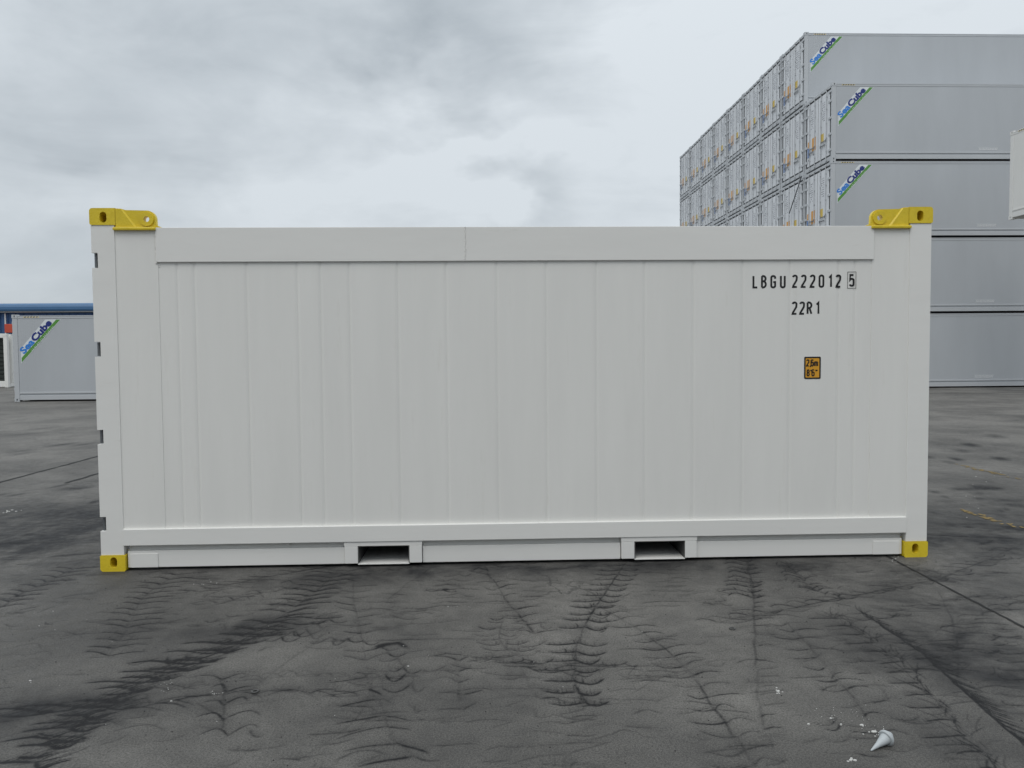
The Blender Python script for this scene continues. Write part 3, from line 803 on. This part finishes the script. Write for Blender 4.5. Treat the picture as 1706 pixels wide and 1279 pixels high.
def make_reefer(name, label, cat, group, wall, rail, door, logo=True, doors=True):
    r = thing(name, label, cat, (0, 0, 0), group)
    obj('body', BX(.08, CL-.03, .022, CW-.022, .16, CH-.045), wall, r)
    bm = bmesh.new()                                        # long wall, shallow upright pleats near the end
    box(bm, .172, CL-.172, .0128, .0215, .31, CH-.135)
    for k in range(7): box(bm, .24+k*.075, .275+k*.075, .0112, .0127, .315, CH-.14, bev=.0006)
    sp = obj('side_wall', bm, wall, r)
    bm = bmesh.new()
    box(bm, .172, CL-.172, .004, .08, CH-.13, CH-.034, bev=.004); box(bm, .172, CL-.172, -.004, .0035, CH-.062, CH-.036)
    obj('top_rail', bm, rail, r)
    bm = bmesh.new()
    box(bm, .172, CL-.172, -.004, .06, .262, .312, bev=.004); box(bm, .172, CL-.172, .035, .06, .205, .2615); box(bm, .172, CL-.172, .004, .06, .055, .205, bev=.004)
    obj('bottom_rail', bm, rail, r)
    obj('rear_rail', BX(.172, CL-.172, CW-.06, CW-.004, .055, .30), rail, r)
    for x0, x1 in ((.0, .165), (CL-.165, CL)):
        for y0, y1 in ((.0, .10), (CW-.10, CW)):
            obj('corner_post', BX(x0+.004, x1, y0+.003, y1-.003, .1185, CH-.1185, bev=.004), rail, r)
            for z0, z1 in ((0, .118), (CH-.118, CH)):
                cb = bmesh.new()
                hh = [stadium((x0+x1)/2, (z0+z1)/2, .045, .075, 5)[::-1]]
                if y0 == 0:
                    plate(cb, [(x0-.006, z0), (x1, z0), (x1, z1), (x0-.006, z1)][::-1], hh, -.006, y1+.055, blind=.09)
                else: box(cb, x0-.006, x1, y0-.055, y1+.006, z0, z1)
                obj('corner_casting', cb, rail, r)
    bm = bmesh.new(); mi = 0                                  # black and yellow height warning on the rail
    for k in range(5):
        x = .40+k*.095
        plate(bm, [(x, CH-.094), (x+.05, CH-.094), (x+.085, CH-.052), (x+.035, CH-.052)][::-1], [], .0005, .0035)
    obj('height_warning', bm, M['black'], r)
    bm = bmesh.new(); plate(bm, [(.375, CH-.098), (.88, CH-.098), (.88, CH-.048), (.375, CH-.048)][::-1], [], .0012, .0038); obj('warning_backing', bm, M['hazy'], r)
    bm = bmesh.new(); rr = random.Random(3)                   # faint text block low on the long wall
    for z in (.395, .44):
        x = 5.72
        while x < 6.42:
            w = rr.uniform(.02, .045); plate(bm, [(x, z), (x+w, z), (x+w, z+.028), (x, z+.028)][::-1], [], .0085, .0115); x += w+.02
    for z in (.378, .482): plate(bm, [(5.68, z), (6.45, z), (6.45, z+.008), (5.68, z+.008)][::-1], [], .0085, .0115)
    obj('wall_lettering', bm, M['pale_text'], r)
    if logo: logo_parts(r, .0110)
    if doors:
        obj('door_header', BX(.002, .09, .105, CW-.105, CH-.15, CH-.038, bev=.005), rail, r)
        obj('door_sill', BX(.002, .09, .105, CW-.105, .03, .185, bev=.005), rail, r)
        obj('door_gasket', BX(.020, .085, .102, CW-.102, .186, CH-.151), M['gasket'], r)
        for k, (y0, y1) in enumerate(((.205, CW/2-.018), (CW/2+.018, CW-.205))):
            d = obj('door', BX(.010, .07, y0, y1, .245, CH-.215, bev=.008), door, r)
            w = y1-y0
            for f in (.24, .72):
                y = y0+w*f
                bm = bmesh.new()
                tube(bm, (-.018, y, .06), (-.018, y, CH-.05), .017, 8)
                for z in (.10, CH-.10): box(bm, -.032, .0015, y-.045, y+.045, z-.032, z+.032)
                for z in (.45, .95, 1.5, 2.05, 2.5): box(bm, -.028, .0095, y-.032, y+.032, z-.022, z+.022)
                lr = obj('locking_rod', bm, M['grey_rail'], d)
                bm = bmesh.new(); s = 1 if f < .5 else -1
                zz = .86 if f < .5 else .72
                box(bm, -.045, -.034, min(y, y+s*.42), max(y, y+s*.42), zz-.02, zz+.02); box(bm, -.04, -.0355, y-.03, y+.03, zz-.05, zz+.05)
                obj('door_handle', bm, M['dsteel'], d)
            for z in (.42, 1.02, 1.62, 2.25, 2.62):
                yy0, yy1 = ((.012, y0+.09) if k == 0 else (y1-.09, CW-.012))
                obj('door_hinge', BX(-.014, .0095, yy0, yy1, z-.045, z+.045, bev=.004), rail, d)
            bm = bmesh.new(); rr = random.Random(k+7)
            for q in range(9):
                z = 2.35-q*.085; yb = y0+w*.42
                for e in range(3):
                    y = yb+e*.085
                    if rr.random() < .8: box(bm, .0065, .0095, y, y+rr.uniform(.03, .07), z, z+.03)
            tag(obj('door_lettering', bm, M['grey_text'], d), kind='stuff')
        def placard(y, z, w, h, m, dd): obj('placard', BX(.006, .0095, y-w/2, y+w/2, z-h/2, z+h/2), m, dd)
        dn, df = [o for o in r.children if o.name.split('.')[0] == 'door']
        placard(2.06, .78, .24, .38, M['pblue'], df); placard(2.06, 1.11, .20, .24, M['porange'], df)
        placard(1.60, 1.02, .34, .52, M['porange'], df); placard(.86, 1.04, .30, .34, M['pyellow'], dn)
        placard(1.62, .62, .10, .07, M['grey_text'], df); placard(2.10, .50, .08, .07, M['grey_text'], df)
    return r
def copy_tree(o, parent=None, skip=()):
    c = o.copy(); C.objects.link(c)
    if parent is not None: c.parent = parent
    for ch in o.children:
        if ch.name.split('.')[0] in skip: continue
        copy_tree(ch, c, skip)
    return c
G_ST = 'grey containers stacked at the right'
proto = make_reefer('stacked_container', '', 'shipping container', G_ST, M['grey'], M['grey_rail'], M['door'])
SX, SY, PIT = 12.935, 23.25, 2.507
ordn = ['first', 'second', 'third', 'fourth', 'fifth', 'sixth', 'seventh', 'eighth', 'ninth']
first = True
tiers = {1: 'bottom', 2: 'second', 3: 'third', 4: 'fourth', 5: 'fifth'}
front_label = {4: 'grey container with bright logo, topmost of the four-high front column of the right-hand stack',
               3: 'grey container with bright logo, third from the ground in the front column of the stack',
               2: 'plain grey container wall, second from the ground beside the white container\'s right edge',
               1: 'lowest grey container in the front column, standing on the yard at right'}
for row in range(9):
    for tier in range(1, 5 if row == 0 else 6):
        lab = front_label[tier] if row == 0 else (
            'grey container with bright logo at the very top of the stack, behind the front column' if (row, tier) == (1, 5) else
            ('last grey container at the far left end of the stack, %s tier up' % tiers[tier] if row == 8 else
             'grey container, %s from the front in the %s tier up of the receding stack' % (ordn[row], tiers[tier])))
        if first: c = proto; first = False
        else:
            c = copy_tree(proto, None, () if (row == 0 or (row, tier) == (1, 5)) else ('logo_decal', 'wall_lettering', 'warning_backing', 'height_warning'))
        c.location = (SX+random.uniform(-.012, .012), SY+row*PIT+random.uniform(-.008, .008), (tier-1)*CH)
        c['label'] = lab
    # rows further back lean on the same grid
c = copy_tree(proto); c.name = 'grey_container'
c.location = (-15.95, 20.42, 0); c['label'] = 'grey container with bright logo standing on the ground left of the white container'
del c['group']
# a white container held in the air at the right edge (its long side faces left)
wc = make_reefer('white_container', 'white container raised in the air at the right edge, in front of the grey stack', 'shipping container', None, M['white'], M['rail'], M['white'], logo=False)
wc.rotation_euler = (0, 0, -PI/2)
wc.location = (17.28, 19.55, 5.80)
# cable hanging across two door ends
bm = bmesh.new()
tube(bm, (SX-.10, SY+2.50, 8.62), (SX-.10, SY+3.72, 7.35), .022, 8); tube(bm, (SX-.10, SY+4.9, 6.9), (SX-.10, SY+5.7, 6.2), .022, 8)
tag(obj('lashing_rod', bm, M['dsteel']), 'dark lashing rod slanting across the door ends near the front of the stack', 'lashing rod')

# ------------------------------------------------------------------ far left: white unit with a dark machinery end
ur = thing('white_container', 'small white container with dark machinery end at the left border', 'shipping container', (-25.70, 32.05, 0))
ul, uw, uh = 6.058, 2.438, 2.591
obj('body', BX(.02, uw-.022, .34, ul, .12, uh-.02), M['white'], ur)
bm = bmesh.new(); n = 18
for i in range(n): box(bm, uw-.0215, uw-.008+.006*(i % 2), .36+i*(ul-.5)/n+.01, .36+(i+1)*(ul-.5)/n-.01, .2, uh-.14, bev=.002)
obj('side_wall', bm, M['white'], ur)
for a in (0, uw-.17): obj('corner_post', BX(a, a+.17, 0, .16, .12, uh-.12, bev=.01), M['rail'], ur)
obj('header', BX(.172, uw-.172, .01, .16, uh-.20, uh, bev=.01), M['rail'], ur)
obj('sill', BX(.172, uw-.172, .01, .16, .02, .30, bev=.01), M['rail'], ur)
for a in (0, uw-.172):
    for z0 in (0, uh-.118): obj('corner_casting', BX(a, a+.172, -.006, .17, z0, z0+.1175, bev=.006), M['rail'], ur)
mb = obj('machinery', BX(.172, uw-.172, .24, .338, .302, uh-.202), M['inner'], ur)
for k in range(9): obj('louvre', BX(.30, uw-.30, .205, .236, .45+k*.20, .57+k*.20, bev=.008), M['inner'], mb)
obj('long_rail', BX(uw-.03, uw, .18, ul-.2, .02, .18, bev=.004), M['rail'], ur)

# ------------------------------------------------------------------ blue warehouse behind
wh = thing('warehouse', 'long low blue warehouse with rounded roof edge beyond the yard at left', 'warehouse', (-40, 72, 0))
x0, x1 = -75, 38
bm = bmesh.new(); px = x0
obj('wall', BX(x0, x1, .32, 30, 0, 5.75), M['blue_wall'], wh)
bm = bmesh.new()
k = x0
while k < x1: box(bm, k, k+.55, .26, .318, .2, 5.7); k += .75
tag(obj('cladding_ribs', bm, M['blue_wall'], wh), kind='stuff')
bm = bmesh.new(); sec = [(-.30, 5.90), (-.36, 6.05), (-.36, 6.3), (-.28, 6.5), (-.1, 6.62), (.3, 6.68), (.3, 5.9)]
A = [bm.verts.new((x0-.4, y, z)) for y, z in sec]; B = [bm.verts.new((x1+.4, y, z)) for y, z in sec]
for i in range(len(sec)): bm.faces.new((A[i], A[(i+1) % len(sec)], B[(i+1) % len(sec)], B[i]))
bm.faces.new(A); bm.faces.new(B[::-1]); bmesh.ops.recalc_face_normals(bm, faces=bm.faces[:])
obj('fascia', bm, M['blue_trim'], wh)
obj('roof', BX(x0-.3, x1+.3, .31, 30.2, 6.1, 6.6), M['blue_trim'], wh)
obj('trim', BX(x0-.35, x1+.35, -.2, .3, 5.76, 5.88), M['slat'], wh)
for xx in (-7.9, 12, 30): 
    bm = bmesh.new(); tube(bm, (xx, .18, 0), (xx, .18, 5.7), .07, 8); obj('downpipe', bm, M['logo_white'], wh)
obj('door_canopy', BX(-7.45, -4.6, -.75, .25, 3.75, 4.6, bev=.03), M['red'], wh)
for k in range(9): obj('door_slat', BX(-7.4+k*.3, -7.4+k*.3+.25, .05, .2, .1, 3.5), M['slat'], wh)

# ------------------------------------------------------------------ unseen grey shed, added behind the camera to block the low sky
sh = thing('sky_blocker_shed', 'tall grey unseen shed added behind the camera to block the low sky', 'shed', (0, -36, 0))
obj('wall', BX(-70, 70, -30, 0, 0, 13.6), M['grey'], sh)
obj('roof', BX(-70.5, 70.5, -30.5, .5, 13.605, 14.1, bev=.1), M['blue_trim'], sh)
for k in range(7): obj('blocker_door', BX(-56+k*18, -51+k*18, .005, .12, .02, 5.2, bev=.02), M['slat'], sh)

# ------------------------------------------------------------------ small things on the ground
q = ground_at(1462, 1246)
noz = thing('sealant_nozzle', 'white plastic cone nozzle with ribbed round flange lying on the pavement', 'nozzle', (q.x, q.y, 0))
prof = [(.0, .0015), (.002, .0022), (.03, .0072), (.062, .0155), (.066, .0165)]
def lathe(prof, n=24):
    bm = bmesh.new(); rings = []
    for x, r in prof: rings.append([bm.verts.new((x, r*math.cos(a), r*math.sin(a))) for a in np.linspace(0, 2*PI, n, endpoint=False)])
    for a, b_ in zip(rings, rings[1:]):
        for i in range(n): bm.faces.new((a[i], a[(i+1) % n], b_[(i+1) % n], b_[i]))
    bm.faces.new(rings[0][::-1]); bm.faces.new(rings[-1]); bmesh.ops.recalc_face_normals(bm, faces=bm.faces[:])
    return bm
obj('cone', lathe(prof), M['nozzle'], noz, True)
fl = [(.062, .016), (.0625, .0205), (.066, .0225)]
for k in range(4): fl += [(.070+k*.0032, .0210-k*.003), (.0715+k*.0032, .0197-k*.003), (.0728+k*.0032, .0187-k*.003)]
fl += [(.0845, .008), (.085, .004)]
obj('flange', lathe(fl), M['nozzle'], noz)
a0, a1 = ground_at(1451, 1252), ground_at(1490, 1235)
h = math.atan2(a1.y-a0.y, a1.x-a0.x)
noz.location = (a0.x, a0.y, .004)
noz.rotation_euler = (0, -math.asin(.0165/.066), h)
noz.scale = (1.5, 1.4, 1.4)
for k, (px, py, rr, lab) in enumerate(((1220, 1048, .014, 'small dark metal ring lying right of the middle, behind the white flakes'), (425, 1153, .014, 'small dark metal ring lying in the left part of the foreground'))):
    q = ground_at(px, py); bm = bmesh.new()
    nseg, ms = 20, 8
    V = [[bm.verts.new(((rr+.0045*math.cos(v))*math.cos(u), (rr+.0045*math.cos(v))*math.sin(u), .0045+.0045*math.sin(v))) for v in np.linspace(0, 2*PI, ms, endpoint=False)] for u in np.linspace(0, 2*PI, nseg, endpoint=False)]
    for i in range(nseg):
        for j in range(ms): bm.faces.new((V[i][j], V[(i+1) % nseg][j], V[(i+1) % nseg][(j+1) % ms], V[i][(j+1) % ms]))
    o = obj('metal_ring', bm, M['iron'], None, True); o.location = (q.x, q.y, 0); tag(o, lab, 'ring', 'metal rings dropped on the yard')
def chips(name, spots, m):
    bm = bmesh.new()
    for x, y, s in spots:
        n = random.choice((5, 6, 7)); z = random.uniform(.003, .008)*min(1, s/.01); a0 = random.uniform(0, 6)
        P = [(x+s*random.uniform(.5, 1.2)*math.cos(a0+2*PI*i/n), y+s*random.uniform(.4, .9)*math.sin(a0+2*PI*i/n)) for i in range(n)]
        lo = [bm.verts.new((*p, .0005)) for p in P]; top = bm.verts.new((x, y, z+.001))
        hi = [bm.verts.new((x+(p[0]-x)*.85, y+(p[1]-y)*.85, z*.8)) for p in P]
        for i in range(n):
            bm.faces.new((lo[i], lo[(i+1) % n], hi[(i+1) % n], hi[i])); bm.faces.new((hi[i], hi[(i+1) % n], top))
    return obj(name, bm, m)
sp = []
def scatter(px, py, sx, sy, n, s0, s1):
    for k in range(n):
        g_ = ground_at(px+random.gauss(0, sx), py+random.gauss(0, sy)); sp.append((g_.x, g_.y, random.uniform(s0, s1)))
scatter(1395, 1190, 26, 11, 30, .001, .003); scatter(1450, 1216, 12, 5, 14, .002, .005); scatter(1298, 1153, 4, 4, 7, .003, .006)
scatter(1420, 1266, 3, 2, 4, .004, .007); scatter(275, 1140, 5, 9, 14, .001, .003); scatter(345, 971, 8, 2.5, 6, .0025, .005); scatter(15, 853, 9, 2, 8, .006, .018)
scatter(760, 1010, 10, .7, 5, .002, .004); scatter(355, 1155, 6, 5, 8, .002, .004); scatter(1060, 1120, 500, 90, 14, .001, .003); scatter(400, 1120, 250, 90, 14, .001, .003); scatter(1490, 932, 6, 3, 8, .003, .006)
scatter(1625, 820, 40, 40, 12, .004, .009); scatter(90, 1040, 60, 30, 8, .002, .005)
for (px, py, s) in ((1401, 1208, .009), (1436, 1208, .011), (1456, 1219, .013), (1347, 1207, .008), (1384, 1197, .008), (1296, 1152, .009), (1424, 1267, .008), (1417, 1267, .008), (672, 1076, .004), (680, 1110, .005), (50, 1134, .007), (285, 1168, .006)):
    g_ = ground_at(px, py); sp.append((g_.x, g_.y, s))
tag(chips('paint_flakes', sp, M['flake']), 'white paint flakes scattered over the dark pavement', 'flakes', kind='stuff')
sp = []
for k in range(700): sp.append((random.uniform(-3.6, 3.6), random.uniform(-2.9, -.02), random.uniform(.0015, .0042)))
tag(chips('grit', sp, M['rubber']), 'dark grit scattered over the pavement', 'grit', kind='stuff')
